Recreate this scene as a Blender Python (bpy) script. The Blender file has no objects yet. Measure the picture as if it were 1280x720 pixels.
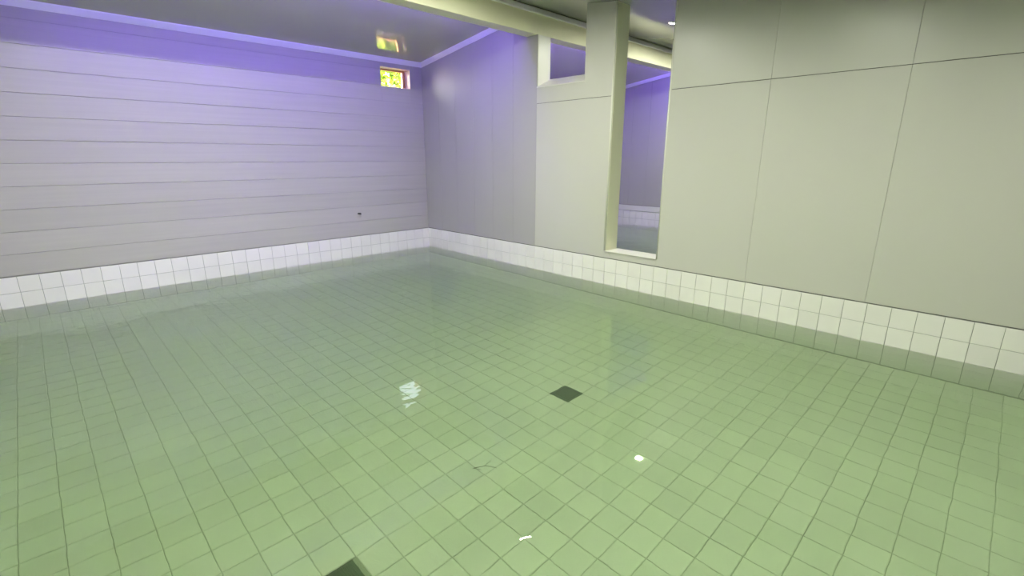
import bpy, bmesh, math, random
from mathutils import Vector, Matrix
random.seed(7)
S = 1.364                      # one layout unit (camera height over the water) in metres
scene = bpy.context.scene
COL = scene.collection

# ---------------------------------------------------------------- camera
cam_data = bpy.data.cameras.new('camera')
cam_data.sensor_width = 36.0
cam_data.lens = 36.0 * 600.0 / 1280.0
cam_data.clip_start = 0.02
cam = bpy.data.objects.new('camera', cam_data)
COL.objects.link(cam)
cam.location = (0, 0, 1.0 * S)
cam.rotation_euler = (math.pi / 2 - math.atan(163 / 600.0), 0, -math.radians(44.5))
scene.camera = cam

# ---------------------------------------------------------------- world, sun, exposure
scene.view_settings.view_transform = 'Standard'
scene.view_settings.look = 'None'
scene.view_settings.exposure = 0.0
scene.view_settings.gamma = 1.0
scene.view_settings.use_curve_mapping = False
world = bpy.data.worlds.new('sky'); scene.world = world
world.use_nodes = True
wn = world.node_tree.nodes; wl = world.node_tree.links
bgn = wn['Background']
skyt = wn.new('ShaderNodeTexSky'); skyt.sky_type = 'HOSEK_WILKIE'
skyt.sun_direction = Vector((-0.45, 0.35, 0.75)).normalized(); skyt.turbidity = 9.5
wl.new(skyt.outputs[0], bgn.inputs['Color'])
bgn.inputs['Strength'].default_value = 52.0

def sun_light():
    d = bpy.data.lights.new('sun', 'SUN'); d.energy = 160.0; d.angle = 0.01
    d.color = (1.0, 0.93, 0.82)
    o = bpy.data.objects.new('sun', d); COL.objects.link(o)
    direction = Vector((0.62, -0.35, -0.55))      # the way the light travels
    o.rotation_euler = direction.to_track_quat('-Z', 'Y').to_euler()
    o.location = (0, 12, 10)
    return o
sun_light()

LAMP_POWER = 30.5
FILL_POWER = 15.0  # power of the added fill lights
cy = scene.cycles
cy.max_bounces = 14; cy.diffuse_bounces = 7; cy.glossy_bounces = 5
cy.transmission_bounces = 10; cy.volume_bounces = 2; cy.transparent_max_bounces = 12
cy.caustics_reflective = False; cy.caustics_refractive = True
cy.blur_glossy = 0.6; cy.sample_clamp_indirect = 25.0
cy.use_denoising = True

# ---------------------------------------------------------------- layout (units; water surface is z = 0)
XW = 3.21; XB = 3.37          # near and far face of the partition wall
XN = 6.52                     # far wall of the neighbouring bath
XL = -0.62                    # wall on the camera's left, out of frame
YB = 4.65                     # end wall with the small window
YF = -1.60                    # wall behind the camera
YD = -0.62                    # edge of the deck behind the camera
BY0, BY1 = 2.966, 3.094       # roof beam
BZ0, BZ1 = 1.98, 2.125
ZF = -0.35                    # pool floor
ZT = 0.214                    # top of the tile band
RID = 2.178                   # ceiling height at the beam
def ceil_z(y):
    return RID - 0.135 * (y - BY1) if y > BY1 else RID - 0.135 * (BY0 - y) if y < BY0 else RID

# ---------------------------------------------------------------- materials
def new_mat(name):
    m = bpy.data.materials.new(name); m.use_nodes = True
    nt = m.node_tree
    return m, nt, nt.nodes, nt.links, nt.nodes['Principled BSDF']

def surface(name, col, rough=0.5, var=0.05, scale=3.0, stretch=(1, 1, 1), bump=0.0, bscale=60.0,
            metal=0.0, spec=0.5, per_object=0.0, rvar=0.0):
    m, nt, N, L, P = new_mat(name)
    tc = N.new('ShaderNodeTexCoord'); geo = N.new('ShaderNodeNewGeometry')
    mp = N.new('ShaderNodeMapping'); mp.inputs['Scale'].default_value = stretch
    L.new(geo.outputs['Position'], mp.inputs['Vector'])
    nz = N.new('ShaderNodeTexNoise'); nz.inputs['Scale'].default_value = scale
    nz.inputs['Detail'].default_value = 5
    L.new(mp.outputs[0], nz.inputs['Vector'])
    mr = N.new('ShaderNodeMapRange')
    mr.inputs['From Min'].default_value = 0.15; mr.inputs['From Max'].default_value = 0.85
    mr.inputs['To Min'].default_value = 1 - var; mr.inputs['To Max'].default_value = 1 + var
    L.new(nz.outputs['Fac'], mr.inputs['Value'])
    val = mr.outputs[0]
    if per_object:
        oi = N.new('ShaderNodeObjectInfo')
        r2 = N.new('ShaderNodeMapRange')
        r2.inputs['To Min'].default_value = 1 - per_object; r2.inputs['To Max'].default_value = 1 + per_object
        L.new(oi.outputs['Random'], r2.inputs['Value'])
        mu = N.new('ShaderNodeMath'); mu.operation = 'MULTIPLY'
        L.new(val, mu.inputs[0]); L.new(r2.outputs[0], mu.inputs[1]); val = mu.outputs[0]
    vm = N.new('ShaderNodeVectorMath'); vm.operation = 'SCALE'
    vm.inputs[0].default_value = col
    L.new(val, vm.inputs['Scale'])
    L.new(vm.outputs[0], P.inputs['Base Color'])
    P.inputs['Roughness'].default_value = rough
    P.inputs['Metallic'].default_value = metal
    P.inputs['Specular IOR Level'].default_value = spec
    if rvar:
        r3 = N.new('ShaderNodeMapRange')
        r3.inputs['From Min'].default_value = 0.15; r3.inputs['From Max'].default_value = 0.85
        r3.inputs['To Min'].default_value = rough - rvar; r3.inputs['To Max'].default_value = rough + rvar
        L.new(nz.outputs['Fac'], r3.inputs['Value']); L.new(r3.outputs[0], P.inputs['Roughness'])
    if bump:
        b = N.new('ShaderNodeBump'); b.inputs['Strength'].default_value = bump
        b.inputs['Distance'].default_value = 0.002
        n2 = N.new('ShaderNodeTexNoise'); n2.inputs['Scale'].default_value = bscale
        L.new(mp.outputs[0], n2.inputs['Vector'])
        L.new(n2.outputs['Fac'], b.inputs['Height']); L.new(b.outputs[0], P.inputs['Normal'])
    return m

M = {}
M['panel'] = surface('cream_wall_panel', (0.535, 0.53, 0.485), 0.30, 0.022, 1.3, (1, 1, 0.25), 0.10, 9, rvar=0.06, per_object=0.012)
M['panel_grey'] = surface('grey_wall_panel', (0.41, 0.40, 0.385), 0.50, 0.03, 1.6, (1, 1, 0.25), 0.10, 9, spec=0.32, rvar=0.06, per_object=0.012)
M['plank'] = surface('pale_wall_plank', (0.44, 0.425, 0.40), 0.40, 0.05, 2.0, (0.5, 1, 16), 0.35, 6, per_object=0.03)
M['core'] = surface('wall_substrate', (0.30, 0.295, 0.28), 0.7)
M['gap'] = surface('dark_joint_and_shadow', (0.10, 0.10, 0.09), 0.8)
M['trim'] = surface('pale_trim', (0.70, 0.69, 0.66), 0.35, 0.03)
M['cornice'] = surface('white_cornice', (0.78, 0.77, 0.80), 0.4, 0.02)
M['beam'] = surface('beam_paint', (0.80, 0.785, 0.57), 0.38, 0.04)
M['jamb'] = surface('yellowish_lightened_jamb_board', (0.86, 0.85, 0.66), 0.34, 0.03)  # yellowish board, its colour lightened for light this face lacks
M['sill'] = surface('pale_sill', (0.56, 0.56, 0.50), 0.35, 0.03)
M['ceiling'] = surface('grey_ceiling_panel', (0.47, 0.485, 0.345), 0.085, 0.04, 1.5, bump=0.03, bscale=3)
M['ceiling_shaded'] = surface('shaded_ceiling_panel', (0.29, 0.30, 0.265), 0.10, 0.04, 1.5, bump=0.03, bscale=3)  # same panel as beyond the beam, dimmer light put into its colour
M['tile'] = surface('white_wall_tile', (0.80, 0.785, 0.76), 0.16, 0.03, 6, per_object=0.03)
M['floor_tile'] = surface('pale_green_floor_tile', (0.86, 0.875, 0.78), 0.4, 0.04, 5, per_object=0.05)
M['grout'] = surface('grey_grout', (0.30, 0.31, 0.28), 0.9, 0.15, 14)
M['floor_grout'] = surface('dark_floor_grout', (0.42, 0.45, 0.34), 0.9, 0.40, 2.2)
M['drain'] = surface('dark_drain_grating', (0.006, 0.03, 0.010), 0.5)
M['drain_frame'] = surface('drain_frame', (0.02, 0.045, 0.02), 0.5)
M['wood'] = surface('brown_window_wood', (0.48, 0.24, 0.13), 0.5, 0.15, 8, (1, 1, 0.2))
M['reveal'] = surface('pale_reveal_board', (0.85, 0.66, 0.60), 0.5, 0.05)
M['dark_metal'] = surface('dark_metal', (0.02, 0.02, 0.02), 0.4)
M['lamp_white'] = surface('white_lamp_trim', (0.8, 0.8, 0.8), 0.3)
M['bark'] = surface('bark', (0.10, 0.07, 0.04), 0.9, 0.3, 20)
M['soil'] = surface('garden_soil', (0.12, 0.10, 0.06), 0.95, 0.3, 6)
M['twig'] = surface('twig', (0.10, 0.09, 0.03), 0.8)

def emitter(name, col, strength):
    m, nt, N, L, P = new_mat(name)
    P.inputs['Base Color'].default_value = (0.8, 0.8, 0.8, 1)
    P.inputs['Emission Color'].default_value = (*col, 1)
    P.inputs['Emission Strength'].default_value = strength
    return m
M['led'] = emitter('violet_led', (0.24, 0.13, 1.0), 93.0)
M['lens'] = emitter('lamp_lens', (0.98, 1.0, 0.86), 40.0)

def leaf_mat():
    m, nt, N, L, P = new_mat('sunlit_leaf')
    oi = N.new('ShaderNodeNewGeometry'); cr = N.new('ShaderNodeValToRGB')
    cr.color_ramp.elements[0].color = (0.16, 0.30, 0.04, 1); cr.color_ramp.elements[1].color = (0.62, 0.70, 0.12, 1)
    L.new(oi.outputs['Random Per Island'], cr.inputs['Fac'])
    L.new(cr.outputs[0], P.inputs['Base Color'])
    P.inputs['Roughness'].default_value = 0.45
    tr = N.new('ShaderNodeBsdfTranslucent'); L.new(cr.outputs[0], tr.inputs['Color'])
    mx = N.new('ShaderNodeMixShader'); mx.inputs[0].default_value = 0.45
    L.new(P.outputs[0], mx.inputs[1]); L.new(tr.outputs[0], mx.inputs[2])
    L.new(mx.outputs[0], N['Material Output'].inputs['Surface'])
    return m
M['leaf'] = leaf_mat()

def glass_mat():
    m, nt, N, L, P = new_mat('window_glass'); N.remove(P)
    t = N.new('ShaderNodeBsdfTransparent'); g = N.new('ShaderNodeBsdfGlossy'); g.inputs['Roughness'].default_value = 0.0122
    f = N.new('ShaderNodeFresnel'); f.inputs['IOR'].default_value = 1.45
    mx = N.new('ShaderNodeMixShader'); L.new(f.outputs[0], mx.inputs[0]); L.new(t.outputs[0], mx.inputs[1]); L.new(g.outputs[0], mx.inputs[2])
    L.new(mx.outputs[0], N['Material Output'].inputs['Surface'])
    return m
M['glass'] = glass_mat()

def water_mat():
    m, nt, N, L, P = new_mat('green_bath_water'); N.remove(P)
    g = N.new('ShaderNodeBsdfGlass'); g.inputs['IOR'].default_value = 1.333; g.inputs['Roughness'].default_value = 0.012
    geo = N.new('ShaderNodeNewGeometry')
    hs = []
    for sc, st, amp in ((1.6, (1, 1, 1), 1.0), (5.0, (1.0, 1.6, 1), 0.20), (15.0, (1, 1, 1), 0.07)):
        mp = N.new('ShaderNodeMapping'); mp.inputs['Scale'].default_value = st
        mp.inputs['Rotation'].default_value = (0, 0, 0.5)
        L.new(geo.outputs['Position'], mp.inputs['Vector'])
        nz = N.new('ShaderNodeTexNoise'); nz.inputs['Scale'].default_value = sc; nz.inputs['Detail'].default_value = 1.5
        L.new(mp.outputs[0], nz.inputs['Vector'])
        mu = N.new('ShaderNodeMath'); mu.operation = 'MULTIPLY'; mu.inputs[1].default_value = amp
        L.new(nz.outputs['Fac'], mu.inputs[0]); hs.append(mu.outputs[0])
    a = N.new('ShaderNodeMath'); L.new(hs[0], a.inputs[0]); L.new(hs[1], a.inputs[1])
    b = N.new('ShaderNodeMath'); L.new(a.outputs[0], b.inputs[0]); L.new(hs[2], b.inputs[1])
    # the surface is more disturbed where the water runs in near the end wall
    vd = N.new('ShaderNodeVectorMath'); vd.operation = 'DISTANCE'; vd.inputs[1].default_value = (2.25 * S, 4.35 * S, 0)
    L.new(geo.outputs['Position'], vd.inputs[0])
    ag = N.new('ShaderNodeMapRange'); ag.interpolation_type = 'SMOOTHSTEP'
    ag.inputs['From Min'].default_value = 0.1; ag.inputs['From Max'].default_value = 1.5
    ag.inputs['To Min'].default_value = 3.2; ag.inputs['To Max'].default_value = 1.0
    L.new(vd.outputs['Value'], ag.inputs['Value'])
    bm_ = N.new('ShaderNodeMath'); bm_.operation = 'MULTIPLY'
    L.new(b.outputs[0], bm_.inputs[0]); L.new(ag.outputs[0], bm_.inputs[1]); b = bm_
    bp = N.new('ShaderNodeBump'); bp.inputs['Strength'].default_value = 1.0; bp.inputs['Distance'].default_value = 0.0075
    L.new(b.outputs[0], bp.inputs['Height']); L.new(bp.outputs[0], g.inputs['Normal'])
    L.new(g.outputs[0], N['Material Output'].inputs['Surface'])
    v = N.new('ShaderNodeVolumeAbsorption'); v.inputs['Color'].default_value = (0.41, 0.71, 0.20, 1); v.inputs['Density'].default_value = 0.72
    vs = N.new('ShaderNodeVolumeScatter'); vs.inputs['Color'].default_value = (0.80, 0.97, 0.74, 1); vs.inputs['Density'].default_value = 0.25
    ad = N.new('ShaderNodeAddShader'); L.new(v.outputs[0], ad.inputs[0]); L.new(vs.outputs[0], ad.inputs[1])
    L.new(ad.outputs[0], N['Material Output'].inputs['Volume'])
    return m
M['water'] = water_mat()

# ---------------------------------------------------------------- mesh helpers
def link(name, me, mat, parent=None):
    o = bpy.data.objects.new(name, me)
    if mat is not None and not me.materials: me.materials.append(mat)
    COL.objects.link(o)
    if parent is not None: o.parent = parent
    return o

def prism(pts, faces, name, mat, parent=None, smooth=False, scale=True):
    me = bpy.data.meshes.new(name)
    me.from_pydata([tuple(c * S for c in p) if scale else p for p in pts], [], faces)
    me.update()
    if smooth:
        for p in me.polygons: p.use_smooth = True
    return link(name, me, mat, parent)

class MB:
    def __init__(s): s.v = []; s.f = []
    def box(s, x0, x1, y0, y1, z0, z1):
        n = len(s.v)
        s.v += [(x0, y0, z0), (x1, y0, z0), (x1, y1, z0), (x0, y1, z0), (x0, y0, z1), (x1, y0, z1), (x1, y1, z1), (x0, y1, z1)]
        s.f += [tuple(n + i for i in q) for q in ((0, 3, 2, 1), (4, 5, 6, 7), (0, 1, 5, 4), (1, 2, 6, 5), (2, 3, 7, 6), (3, 0, 4, 7))]
        return s
    def poly(s, a, b):
        """two matching rings a, b joined into a solid"""
        n = len(s.v); k = len(a)
        s.v += list(a) + list(b)
        s.f.append(tuple(n + i for i in reversed(range(k)))); s.f.append(tuple(n + k + i for i in range(k)))
        for i in range(k):
            j = (i + 1) % k
            s.f.append((n + i, n + j, n + k + j, n + k + i))
        return s
    def build(s, name, mat, parent=None, bevel=0.0, smooth=False, segs=2):
        me = bpy.data.meshes.new(name)
        me.from_pydata([tuple(c * S for c in p) for p in s.v], [], s.f)
        bm = bmesh.new(); bm.from_mesh(me)
        bmesh.ops.recalc_face_normals(bm, faces=bm.faces)
        if bevel:
            bmesh.ops.bevel(bm, geom=list(bm.edges), offset=bevel * S, segments=segs, affect='EDGES', profile=0.5)
        bm.to_mesh(me); bm.free()
        if smooth:
            for p in me.polygons: p.use_smooth = True
        return link(name, me, mat, parent)

def B(name, x0, x1, y0, y1, z0, z1, mat, parent=None, bevel=0.0):
    return MB().box(x0, x1, y0, y1, z0, z1).build(name, mat, parent, bevel)

def structure(o, label=None):
    o['kind'] = 'structure'
    if label: o['label'] = label
    return o

def thing(o, label, cat, group=None):
    o['label'] = label; o['category'] = cat
    if group: o['group'] = group
    return o

def empty(name, loc, rot=(0, 0, 0)):
    o = bpy.data.objects.new(name, None); COL.objects.link(o)
    o.empty_display_size = 0.05
    o.location = tuple(c * S for c in loc); o.rotation_euler = rot
    return o

# ---------------------------------------------------------------- tiles: one chamfered tile mesh, shared
def tile_mesh(name, w, h, t, mat, cham=0.0018):
    """a tile lying in its local XY plane, its face towards +Z"""
    me = bpy.data.meshes.new(name); c = cham
    a, b = w / 2, h / 2
    v = [(-a, -b, 0), (a, -b, 0), (a, b, 0), (-a, b, 0), (-a, -b, t - c), (a, -b, t - c), (a, b, t - c), (-a, b, t - c),
         (-a + c, -b + c, t), (a - c, -b + c, t), (a - c, b - c, t), (-a + c, b - c, t)]
    f = [(0, 1, 5, 4), (1, 2, 6, 5), (2, 3, 7, 6), (3, 0, 4, 7), (4, 5, 9, 8), (5, 6, 10, 9), (6, 7, 11, 10), (7, 4, 8, 11), (8, 9, 10, 11)]
    me.from_pydata([tuple(k * S for k in p) for p in v], [], f); me.update()
    me.materials.append(mat)
    return me

def basis(o, u):
    """matrix taking local X to u, local Z to o (unit vectors)"""
    z = Vector(o); x = Vector(u); y = z.cross(x)
    return Matrix((x, y, z)).transposed()

def merge_tiles(name, src, mats, parent):
    """many tiles too small to pick apart, joined"""
    V = []; F = []
    sv = [v.co.copy() for v in src.vertices]; sf = [tuple(p.vertices) for p in src.polygons]
    for mt in mats:
        n = len(V); V += [tuple(mt @ c) for c in sv]; F += [tuple(n + i for i in p) for p in sf]
    me = bpy.data.meshes.new(name); me.from_pydata(V, [], F); me.update(); me.materials.append(src.materials[0])
    o = link(name, me, None, parent); o['kind'] = 'stuff'
    return o

def place_tile(me, m4, parent):
    o = bpy.data.objects.new('tile', me); COL.objects.link(o); o.parent = parent; o.matrix_basis = m4
    return o

# ---------------------------------------------------------------- the pool floor
G = 0.1075; GAP = 0.0022
floor = structure(B('floor', XL - 0.1, XN + 0.1, YD, YB + 0.1, ZF - 0.12, ZF - 0.0035, M['floor_grout']), 'tiled pool floor under green water')
ft = tile_mesh('floor_tile', G - GAP, G - GAP, 0.006, M['floor_tile'])
GX0, GY0 = 0.7326, 1.766
cells = []
DRAINS = {(9, -4), (-3, -6)}
for i in range(-13, 55):
    for j in range(-23, 28):
        x = GX0 + G * (i + .5); y = GY0 + G * (j + .5)
        if not (XL < x < XN and YD < y < YB): continue
        if XW + 0.0 < x < XB: continue
        if (i, j) in DRAINS: continue
        cells.append((x, y))
def in_view(x, y, z=-0.2, m=0.06):
    d = Vector((x, y, z)) - Vector((0, 0, 1))
    p = math.atan(163 / 600.0); yw = math.radians(44.5)
    F = Vector((math.sin(yw) * math.cos(p), math.cos(yw) * math.cos(p), -math.sin(p))); R = Vector((math.cos(yw), -math.sin(yw), 0)); D = F.cross(R)
    zz = d @ F
    if zz <= 0.05: return None
    px = 640 + 600 * (d @ R) / zz; py = 360 + 600 * (d @ D) / zz
    return zz if (-1280 * m < px < 1280 * (1 + m) and -720 * m < py < 720 * (1 + m)) else None
def tile_matrix(x, y, z, nrm, u, wob=0.004):
    r = basis(nrm, u).to_4x4()
    r = Matrix.Translation(Vector((x, y, z)) * S) @ r @ Matrix.Rotation(random.gauss(0, wob), 4, 'X') @ Matrix.Rotation(random.gauss(0, wob), 4, 'Y') @ Matrix.Rotation(random.gauss(0, 0.003), 4, 'Z')
    return r
scored = sorted(cells, key=lambda c: (in_view(*c) or 99))
ind, rest = scored[:300], scored[300:]
for x, y in ind:
    place_tile(ft, tile_matrix(x, y, ZF - 0.004 + random.uniform(-.0006, .0006), (0, 0, 1), (1, 0, 0)), floor)
merge_tiles('distant_tile', ft, [tile_matrix(x, y, ZF - 0.004 + random.uniform(-.0006, .0006), (0, 0, 1), (1, 0, 0)) for x, y in rest], floor)

# ---------------------------------------------------------------- walls
def rects_minus(y0, y1, z0, z1, hole):
    """rectangle minus a hole -> up to four rectangles"""
    hy0, hy1, hz0, hz1 = hole
    if hy1 <= y0 or hy0 >= y1 or hz1 <= z0 or hz0 >= z1: return [(y0, y1, z0, z1)]
    out = []
    a0, a1 = max(y0, hy0), min(y1, hy1)
    if y0 < hy0: out.append((y0, hy0, z0, z1))
    if y1 > hy1: out.append((hy1, y1, z0, z1))
    if z0 < hz0: out.append((a0, a1, z0, hz0))
    if z1 > hz1: out.append((a0, a1, hz1, z1))
    return out
ZC = 2.45     # cores run up above the ceiling
# right-hand partition wall: far length, under the high opening, pillar, under the tall opening, near length
HY0, HY1, HZF, HZB = 2.465, BY0, 1.573, 1.649
TY0, TY1, TZ = 1.745, 2.198, 0.272
PT = 0.006
core = MB()
core.box(XW + PT, XB, BY0 + .003, YB + 0.1, -0.45, ZC)
core.poly([(XW + PT, HY0, -0.45), (XB, HY0, -0.45), (XB, HY0, HZB), (XW + PT, HY0, HZF + .003)],
          [(XW + PT, HY1, -0.45), (XB, HY1, -0.45), (XB, HY1, HZB), (XW + PT, HY1, HZF + .003)])
core.box(XW + PT, XB, TY1, HY0, -0.45, ZC)
core.box(XW + PT, XB, TY0, TY1, -0.45, TZ)
core.box(XW + PT, XB, YF, TY0, -0.45, ZC)
wall_r = structure(core.build('wall_right', M['panel']), 'long cream partition wall with a high opening and a tall opening')
Z0 = ZT + 0.006; SM = 1.446; SG = 0.0034
def wpanel(y0, y1, z0, z1, top_by_ceiling=False, gap=0.0006, mat=None):
    a, b = XW, XW + PT + 0.001
    if top_by_ceiling:
        k = MB().poly([(a, y0 + gap, z0), (b, y0 + gap, z0), (b, y0 + gap, ceil_z(y0) + .05), (a, y0 + gap, ceil_z(y0) + .05)],
                      [(a, y1 - gap, z0), (b, y1 - gap, z0), (b, y1 - gap, ceil_z(y1) + .05), (a, y1 - gap, ceil_z(y1) + .05)])
        return k.build('panel', mat or M['panel'], wall_r, bevel=0.0005)
    return B('panel', a, b, y0 + gap, y1 - gap, z0, z1, M['panel'], wall_r, bevel=0.0005)
ys = [YB]
while ys[-1] > BY0 + 0.3: ys.append(ys[-1] - 0.28)
ys.append(BY0)
for a, b in zip(ys[1:], ys[:-1]): wpanel(a, b, Z0, 0, True, mat=M['panel_grey'])
wpanel(TY1, HY1, Z0, SM - SG)
# the board over the seam turns up into the pillar: one L-shaped panel
pz = ceil_z(2.3) + .04
ring = [(TY1, SM), (HY1, SM), (HY1, HZF), (HY0, HZF), (HY0, pz), (TY1, pz)]
MB().poly([(XW, y, z) for y, z in ring], [(XW + PT + .001, y, z) for y, z in ring]).build('panel', M['panel'], wall_r)
B('panel', XW, XW + PT + .001, TY0, TY1, Z0, TZ - 0.004, M['panel'], wall_r, bevel=.0005)
yy = [TY0, 1.10, 0.45, -0.2, -0.9, YF]
for b, a in zip(yy[:-1], yy[1:]):
    wpanel(a, b, Z0, SM - SG); wpanel(a, b, SM, 0, True)
B('joint', XW + .0035, XW + .0075, TY1 + .001, HY1 - .001, SM - SG, SM, M['gap'], wall_r)
B('joint', XW + .0035, XW + .0075, YF, TY0 - .001, SM - SG, SM, M['gap'], wall_r)
B('joint', XW + .002, XW + .0075, YF, YB, ZT + .001, Z0, M['gap'], wall_r)  # dark strip above the tiles, painted in for the shadow line there
# window-like sill boards of the two openings
MB().poly([(XW - .004, HY0 + .001, HZF - .004), (XB + .004, HY0 + .001, HZB - .004), (XB + .004, HY0 + .001, HZB + .004), (XW - .004, HY0 + .001, HZF + .004)],
          [(XW - .004, HY1 - .001, HZF - .004), (XB + .004, HY1 - .001, HZB - .004), (XB + .004, HY1 - .001, HZB + .004), (XW - .004, HY1 - .001, HZF + .004)]).build('sill', M['trim'], wall_r)
B('sill', XW - 0.006, XB + 0.006, TY0 + .001, TY1 - .001, TZ - 0.005, TZ + 0.003, M['sill'], wall_r, bevel=0.0015)
# jamb linings and rounded corner trims
B('jamb_lining', XW + .008, XB, TY1 - 0.004, TY1 + .001, TZ, ceil_z(TY1), M['jamb'], wall_r)
B('jamb_lining', XW + .008, XB, TY0 - .001, TY0 + 0.004, TZ, ceil_z(TY0), M['panel'], wall_r)
B('jamb_lining', XW + .008, XB, BY0 - 0.004, BY0 + .001, HZF, BZ0, M['trim'], wall_r)
B('jamb_lining', XW + .008, XB, HY0 - .001, HY0 + .004, HZF, ceil_z(HY0), M['trim'], wall_r)
def corner_trim(y, z0, z1, r=0.009):
    n = 16; a = [(XW + r - .002 + r * math.cos(2 * math.pi * i / n), y + r * math.sin(2 * math.pi * i / n), z0) for i in range(n)]
    b = [(p[0], p[1], z1) for p in a]
    k = MB().poly(a, b).build('corner_trim', M['corner'], wall_r)
    for p in k.data.polygons: p.use_smooth = len(p.vertices) == 4
M['corner'] = surface('glossy_corner_trim', (0.68, 0.68, 0.60), 0.16, 0.02)
corner_trim(TY1 + .007, TZ, ceil_z(TY1)); corner_trim(TY0 - .007, TZ, ceil_z(TY0))

# end wall with horizontal planks
WX0, WX1, WZ0, WZ1 = 2.716, 3.06, 1.70, 1.884
k = MB()
for r in rects_minus(XL - .1, XN + .1, -0.45, ZC, (WX0, WX1, WZ0, WZ1)):
    k.box(r[0], r[1], YB + .006, YB + .115, r[2], r[3])
wall_b = structure(k.build('wall_back', M['core']), 'end wall of pale horizontal planks with a small window near its top')
edges = [ZT + 0.006] + [0.217 + 0.149 * i for i in range(1, 12)] + [2.02]
for z0, z1 in zip(edges[:-1], edges[1:]):
    for (xa, xb) in ((XL, XW), (XB, XN)):
        for r in rects_minus(xa, xb, z0, z1, (WX0, WX1, WZ0, WZ1)):
            B('plank', r[0], r[1], YB - 0.0, YB + .0075, r[2] + .0009, r[3] - .0009, M['plank'], wall_b, bevel=0.0012)

wall_n = structure(B('wall_far', XN + .01, XN + .12, YF, YB + .1, -0.45, ZC, M['core']), 'far wall of the neighbouring bath seen through the tall opening')
for i in range(24):
    y1 = YB - .28 * i
    if y1 - .28 < YF: break
    B('panel', XN, XN + .011, y1 - .28 + .0006, y1 - .0006, 0.305, ceil_z(y1 - .14) + .08, M['panel_grey'], wall_n, bevel=.0005)
B('ledge_board', XN - .012, XN + .011, YF, YB, ZT + .004, 0.296, M['trim'], wall_n, bevel=.001)
structure(B('wall_left', XL - .12, XL, YF, YB + .1, -0.45, ZC, M['panel']), 'cream side wall out of frame')
structure(B('wall_front', XL - .12, XN + .12, YF - .12, YF, -0.45, ZC, M['panel']), 'cream wall behind the camera')
structure(B('deck_floor', XL, XN, YF, YD, -0.45, 0.10, M['grout']), 'low tiled deck behind the bather')

# ---------------------------------------------------------------- the tile band and the tiles under water
ROWZ = [0.159 - 0.11 * i for i in range(5)]
def band(parent, pts, nrm, u, nearest=True):
    wt = tile_mesh('wall_tile', PW - .0022, .11 - .0022, .005, M['tile'], .0012)
    top = [p for p in pts if p[2] > 0]
    low = [p for p in pts if p[2] <= 0]
    vis = [p for p in pts if in_view(*p) is not None and p[2] > -0.2]
    vis = sorted(vis, key=lambda p: in_view(*p))[:300]
    vs = set(vis)
    for p in vis: place_tile(wt, tile_matrix(*p, nrm, u, .0015), parent)
    rest = [tile_matrix(*p, nrm, u, .0015) for p in pts if p not in vs]
    if rest: merge_tiles('submerged_tile', wt, rest, parent)
def cut_tiles(parent, w, centre, nrm, u):
    ct = tile_mesh('cut_tile', w - .0022, .11 - .0022, .005, M['tile'], .0012)
    for z in ROWZ: place_tile(ct, tile_matrix(centre[0], centre[1], z, nrm, u, .001), parent)
PW = 0.1097
B('grout_bed', XW + .0005, XW + .02, YD, YB, ZF, ZT + .001, M['grout'], wall_r)
B('grout_bed', XB - .02, XB, YD, YB, ZF, ZT + .001, M['grout'], wall_r)
band(wall_r, [(XW + .0005 - .0, 1.643 + PW * (i + .5), z) for i in range(-21, 28) for z in ROWZ if YD < 1.643 + PW * (i + .1) and 1.643 + PW * (i + .6) < YB], (-1, 0, 0), (0, 1, 0))
_l = 1.643 + PW * 27; cut_tiles(wall_r, YB - .004 - _l, (XW + .0005, (YB - .004 + _l) / 2), (-1, 0, 0), (0, 1, 0))
PW = 0.1104
cut_tiles(wall_b, XW - .004 - 3.129, ((XW - .004 + 3.129) / 2, YB - .0005), (0, -1, 0), (-1, 0, 0))
B('grout_bed', XL, XN, YB - .0005, YB + .02, ZF, ZT + .001, M['grout'], wall_b)
band(wall_b, [(3.129 - PW * (i - .5), YB - .0005, z) for i in range(-30, 34) for z in ROWZ if XL < 3.129 - PW * (i - .5) < XN - .03 and not (XW - .02 < 3.129 - PW * (i - .5) < XB + .03)], (0, -1, 0), (-1, 0, 0))
PW = 0.11
B('grout_bed', XN - .0005, XN + .02, YD, YB, ZF, ZT + .001, M['grout'], wall_n)
band(wall_n, [(XN - .0005, 3.60 + PW * (i + .5), z) for i in range(-38, 9) for z in ROWZ], (-1, 0, 0), (0, 1, 0))

# ---------------------------------------------------------------- ceiling, beam, cornices
def ceil_slab(name, x0, x1, ya, yb, label, mat='ceiling'):
    za, zb = ceil_z(ya), ceil_z(yb)
    o = MB().poly([(x0, ya, za), (x0, yb, zb), (x0, yb, zb + .08), (x0, ya, za + .08)],
                  [(x1, ya, za), (x1, yb, zb), (x1, yb, zb + .08), (x1, ya, za + .08)]).build(name, M[mat])
    return structure(o, label)
ceil_slab('ceiling', XL - .1, XN + .1, BY1 - .02, YB + .1, 'sloping glossy grey ceiling beyond the beam')
ceil_slab('ceiling_2', XL - .1, XN + .1, YF - .1, BY0 + .02, 'sloping glossy grey ceiling on the near side of the beam', 'ceiling_shaded')
beam = structure(B('trim_1', XL - .05, XN + .05, BY0, BY1, BZ0, 2.20, M['beam'], None, bevel=.004), 'olive roof beam crossing the bath under the ridge')
B('moulding', XL, XN, BY0 - .022, BY0 + .001, BZ1 + .002, BZ1 + .042, M['cornice'], beam, bevel=.006)
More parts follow.
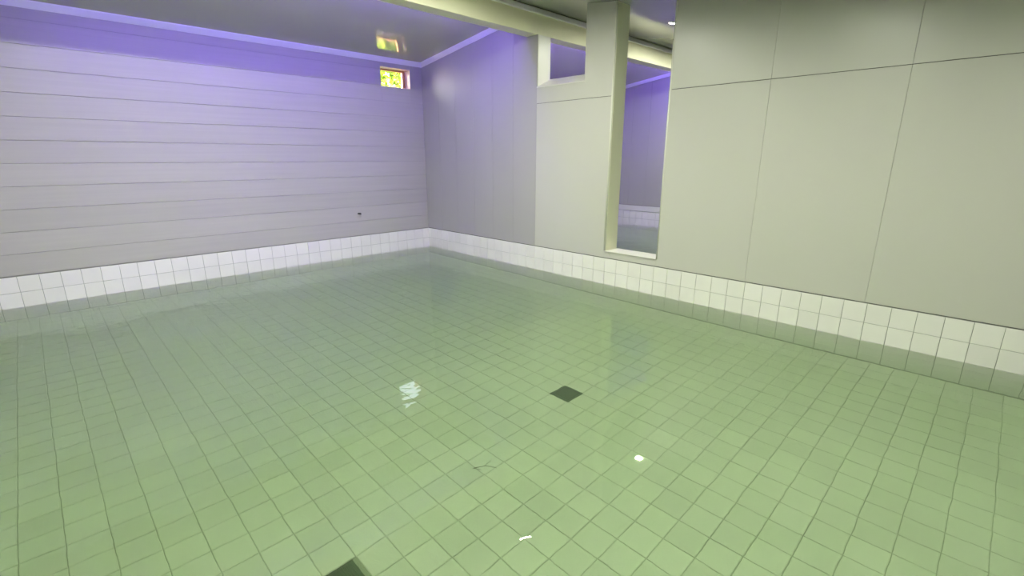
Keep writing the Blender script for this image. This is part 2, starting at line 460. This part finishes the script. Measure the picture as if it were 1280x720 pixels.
def cornice(name, p0, p1, nrm, label):
    """moulding of .045 height and .03 depth from p0 to p1 (its top edge), standing out along nrm"""
    h, d = 0.046, 0.03
    n = Vector(nrm); up = Vector((0, 0, 1)); prof = [(0, 0), (d, 0), (d, -.010), (.008, -h), (0, -h)]
    a = [tuple(Vector(p0) + n * q[0] + up * q[1]) for q in prof]; b = [tuple(Vector(p1) + n * q[0] + up * q[1]) for q in prof]
    return structure(MB().poly(a, b).build(name, M['cornice']), label)
e = .004
cornice('trim_2', (XL, YB, ceil_z(YB) + e), (XW, YB, ceil_z(YB) + e), (0, -1, 0), 'white cornice along the top of the planked end wall')
cornice('trim_3', (XW, YB, ceil_z(YB) + e), (XW, BY1, ceil_z(BY1) + e), (-1, 0, 0), 'white cornice climbing the partition wall to the beam')
cornice('trim_4', (XN, YB, ceil_z(YB) + e), (XN, BY1, ceil_z(BY1) + e), (-1, 0, 0), 'white cornice on the far wall of the neighbouring bath')
cornice('trim_5', (XB, YB, ceil_z(YB) + e), (XN, YB, ceil_z(YB) + e), (0, -1, 0), 'white cornice on the end wall of the neighbouring bath')

# ---------------------------------------------------------------- water
def water(x0, x1, label):
    o = B('pool_water', x0, x1, YD - .002, YB + .002, ZF - .006, 0.0, M['water'])
    o['kind'] = 'stuff'; o['label'] = label; o['category'] = 'water'
water(XL - .0005, XW + .002, 'clear green bath water filling the tiled pool')
water(XB - .0005, XN + .002, 'green bath water in the neighbouring pool seen through the tall opening')

# ---------------------------------------------------------------- window
YG = YB + .095
win = structure(empty('window_1', ((WX0 + WX1) / 2, YG, WZ0)), 'small high window with a brown wooden frame and foliage outside')
def wb(name, x0, x1, y0, y1, z0, z1, mat, bev=0):
    o = B(name, x0, x1, y0, y1, z0, z1, mat, None, bev)
    o.data.transform(Matrix.Translation(-win.location)); o.parent = win
    return o
wb('reveal', WX1 - .001, WX1 + .003, YB, YB + .115, WZ0, WZ1, M['reveal'])
wb('reveal', WX0 - .003, WX0 + .001, YB, YB + .115, WZ0, WZ1, M['reveal'])
wb('reveal', WX0, WX1, YB, YB + .115, WZ1 - .001, WZ1 + .003, M['reveal'])
wb('sill', WX0, WX1, YB - .004, YB + .115, WZ0 - .003, WZ0 + .001, M['reveal'])
fw = .028
wb('frame', WX0, WX0 + fw, YG, YG + .03, WZ0, WZ1, M['wood'], .001)
wb('frame', WX1 - fw, WX1, YG, YG + .03, WZ0, WZ1, M['wood'], .001)
wb('frame', WX0 + fw, WX1 - fw, YG, YG + .03, WZ1 - .016, WZ1, M['wood'], .001)
wb('frame', WX0 + fw, WX1 - fw, YG, YG + .03, WZ0, WZ0 + .016, M['wood'], .001)
wb('pane', WX0 + fw, WX1 - fw, YG + .013, YG + .016, WZ0 + .016, WZ1 - .016, M['glass'])

# ---------------------------------------------------------------- outside the window
structure(B('ground', -6, 12, YB + .2, 14, -0.3, -0.2, M['soil']), 'garden ground outside the window')
def shrub(x, y, h, w, n, label):
    t = thing(empty('shrub', (x, y, -0.2)), label, 'shrub', 'shrubs outside the small window')
    st = MB()
    for q in range(7):
        a = random.uniform(0, 6.28); r = w * .35 * random.random()
        tx, ty = math.cos(a) * r * 1.6, math.sin(a) * r * 1.6
        st.poly([(.02, 0, 0), (0, .02, 0), (-.02, 0, 0), (0, -.02, 0)], [(tx + .008, ty, h * .9), (tx, ty + .008, h * .9), (tx - .008, ty, h * .9), (tx, ty - .008, h * .9)])
    st.build('stem', M['bark'], t)
    V = []; F = []
    for q in range(n):
        z = h * (.35 + .65 * random.random()); a = random.uniform(0, 6.28); r = w * math.sqrt(random.random()) * (1.1 - .5 * (z / h))
        c = Vector((math.cos(a) * r, math.sin(a) * r, z))
        rot = Matrix.Rotation(random.uniform(0, 6.28), 3, 'Z') @ Matrix.Rotation(random.uniform(-1.1, .5), 3, 'X')
        l = random.uniform(.06, .13); wd = l * .26; k = len(V)
        for p in ((0, 0, 0), (wd, l * .4, .01), (0, l, -.01), (-wd, l * .4, .01), (0, l * .45, -.006)):
            V.append(tuple((c + rot @ Vector(p)) * S))
        F += [(k, k + 1, k + 4), (k + 1, k + 2, k + 4), (k + 2, k + 3, k + 4), (k + 3, k, k + 4)]
    me = bpy.data.meshes.new('foliage'); me.from_pydata(V, [], F); me.update(); me.materials.append(M['leaf'])
    o = link('foliage', me, None, t); o['kind'] = 'stuff'
shrub(3.75, 6.35, 2.6, .55, 4200, 'leafy green shrub straight outside the small high window')
shrub(2.95, 7.9, 3.05, .6, 4200, 'taller leafy shrub behind, left through the small window')

# ---------------------------------------------------------------- drains, peg, twig
def drain(i, j, label, a=G / 2 + .006, dx=0):
    x = GX0 + G * (i + .5) + dx; y = GY0 + G * (j + .5)
    t = thing(empty('floor_drain', (x, y, ZF)), label, 'drain')
    b = a - .010
    k = MB(); k.box(-a, a, -a, -b, -.003, .005); k.box(-a, a, b, a, -.003, .005); k.box(-a, -b, -b, b, -.003, .005); k.box(b, a, -b, b, -.003, .005)
    k.build('frame', M['drain_frame'], t)
    B('sump', -b, b, -b, b, -.0035, -.001, M['drain'], t)
    for q in range(9):
        c = -b + (q + .5) * 2 * b / 9 * .98
        B('grating_bar', c - .0032, c + .0032, -b, b, -.001, .0035, M['drain'], t)
drain(9, -4, 'dark square floor drain in the middle of the tiled pool floor')
drain(-3, -6, 'dark square floor drain close to the bather at the lower left', .049, -.010)

pg = thing(empty('wall_peg', (2.363, YB, .443), (math.pi / 2, 0, 0)), 'small dark bolt sticking out of the planked end wall', 'bolt')
def cyl(r0, r1, z0, z1, n=14, cx=0, cyy=0):
    return [(cx + r0 * math.cos(6.2832 * i / n), cyy + r0 * math.sin(6.2832 * i / n), z0) for i in range(n)], [(cx + r1 * math.cos(6.2832 * i / n), cyy + r1 * math.sin(6.2832 * i / n), z1) for i in range(n)]
MB().poly(*[[(x * 1.5, y * .62, z) for x, y, z in q] for q in cyl(.014, .012, 0, .006)]).build('plate', M['dark_metal'], pg)
MB().poly(*cyl(.008, .007, .005, .035)).build('pin', M['dark_metal'], pg)
tw = MB()
def rod(k, p, q, r):
    p, q = Vector(p), Vector(q); d = (q - p).normalized(); u = d.orthogonal().normalized(); w = d.cross(u)
    k.poly([tuple(p + (u * math.cos(t) + w * math.sin(t)) * r) for t in (0, 1.57, 3.14, 4.71)], [tuple(q + (u * math.cos(t) + w * math.sin(t)) * r * .6) for t in (0, 1.57, 3.14, 4.71)])
zz = ZF + .006
rod(tw, (1.045, 1.285, zz), (1.09, 1.262, zz + .002), .0016); rod(tw, (1.09, 1.262, zz + .002), (1.115, 1.222, zz), .0012)
rod(tw, (1.085, 1.264, zz), (1.128, 1.272, zz), .001); rod(tw, (1.05, 1.28, zz), (1.062, 1.255, zz), .001)
thing(tw.build('twig', M['twig']), 'thin brown twig lying on the pool floor', 'twig')

# ---------------------------------------------------------------- lamps and added fill lights
RL = .027
def downlight(x, y, power, spread, label):
    z = ceil_z(y); tilt = math.atan(.135) * (1 if y < BY0 else -1)
    t = thing(empty('downlight', (x, y, z), (tilt * 1.0, 0, 0)), label, 'ceiling light', 'round downlights in the near ceiling')
    a, b = cyl(RL + .014, RL + .010, 0, -.006, 24)
    a2, b2 = cyl(RL, RL, .0, -.008, 24)
    k = MB(); n = 24
    k.v = a + b + a2 + b2
    k.f = [(i, (i + 1) % n, n + (i + 1) % n, n + i) for i in range(n)] + [(n + i, n + (i + 1) % n, 3 * n + (i + 1) % n, 3 * n + i) for i in range(n)] + [(3 * n + i, 3 * n + (i + 1) % n, 2 * n + (i + 1) % n, 2 * n + i) for i in range(n)]
    k.build('trim_ring', M['lamp_white'], t)
    MB().poly(*cyl(RL, RL, -.001, -.004, 24)).build('lens', M['lens'], t)
    d = bpy.data.lights.new('lamp', 'AREA'); d.shape = 'DISK'; d.size = 2 * RL * S; d.energy = power; d.spread = math.radians(spread)
    d.color = (0.98, 1.0, 0.84)
    o = bpy.data.objects.new('lamp', d); COL.objects.link(o); o.parent = t; o.location = (0, 0, -.0055 * S)
    return t
lamps = [(2.39, 2.31, .5, 0), (1.65, 2.31, 1.6, 0), (0.9, 2.31, 1.9, 0), (0.15, 2.31, 1.9, 0), (4.02, 2.20, 1, 0), (4.9, 2.3, 1.6, 0), (5.8, 2.3, 1.6, 0)]
for x, y, row, q in lamps:
    downlight(x, y, LAMP_POWER * row, 180, 'small bright round downlight seen past the right edge of the tall opening' if x == 4.02 else 'small round downlight mirrored as the white spot low in the near water' if x == 2.39 else 'small round downlight in the grey ceiling out of frame')
def fill_panel(x, y, w, l, power):  # unseen fill light, added to brighten the pool floor
    z = ceil_z(y)
    t = thing(empty('fill_panel', (x, y, z), (math.atan(-.135) * -1, 0, 0)), 'added flat square fill light, unseen overhead on the near side of the beam', 'ceiling light', 'added fill lights on the near ceiling')
    k = MB()
    for a in ((-w - .01, w + .01, -l - .01, -l), (-w - .01, w + .01, l, l + .01), (-w - .01, -w, -l, l), (w, w + .01, -l, l)): k.box(*a, -.014, .0)
    k.build('frame', M['lamp_white'], t)
    B('diffuser', -w, w, -l, l, -.010, -.002, M['lamp_white'], t)
    d = bpy.data.lights.new('lamp', 'AREA'); d.shape = 'RECTANGLE'; d.size = 2 * w * S; d.size_y = 2 * l * S
    d.energy = power; d.spread = math.radians(175); d.color = (0.98, 1.0, 0.86)
    o = bpy.data.objects.new('lamp', d); COL.objects.link(o); o.parent = t; o.location = (0, 0, -.0115 * S)
for x in (.35, 1.25, 2.15):
    for y in (.75, -.35): fill_panel(x, y, .20, .20, FILL_POWER)
fill_panel(4.9, .6, .2, .2, FILL_POWER)
def led(x0, x1, label):
    t = thing(empty('led_strip', ((x0 + x1) / 2, BY1, 2.045)), label, 'led light')
    h = (x1 - x0) / 2
    B('channel', -h, h, 0.0, .012, -.02, .02, M['lamp_white'], t)
    B('shade_lip', -h, h, 0.0, .034, .018, .022, M['lamp_white'], t)  # unseen lip, added to keep the violet light off the ceiling
    B('diffuser', -h, h, .011, .026, -.016, .016, M['led'], t, bevel=.003)
led(XL + .8, XW - .27, 'violet led strip hidden on the far side of the roof beam')
led(XB + .1, XN - .1, 'violet led strip behind the beam in the neighbouring bath')
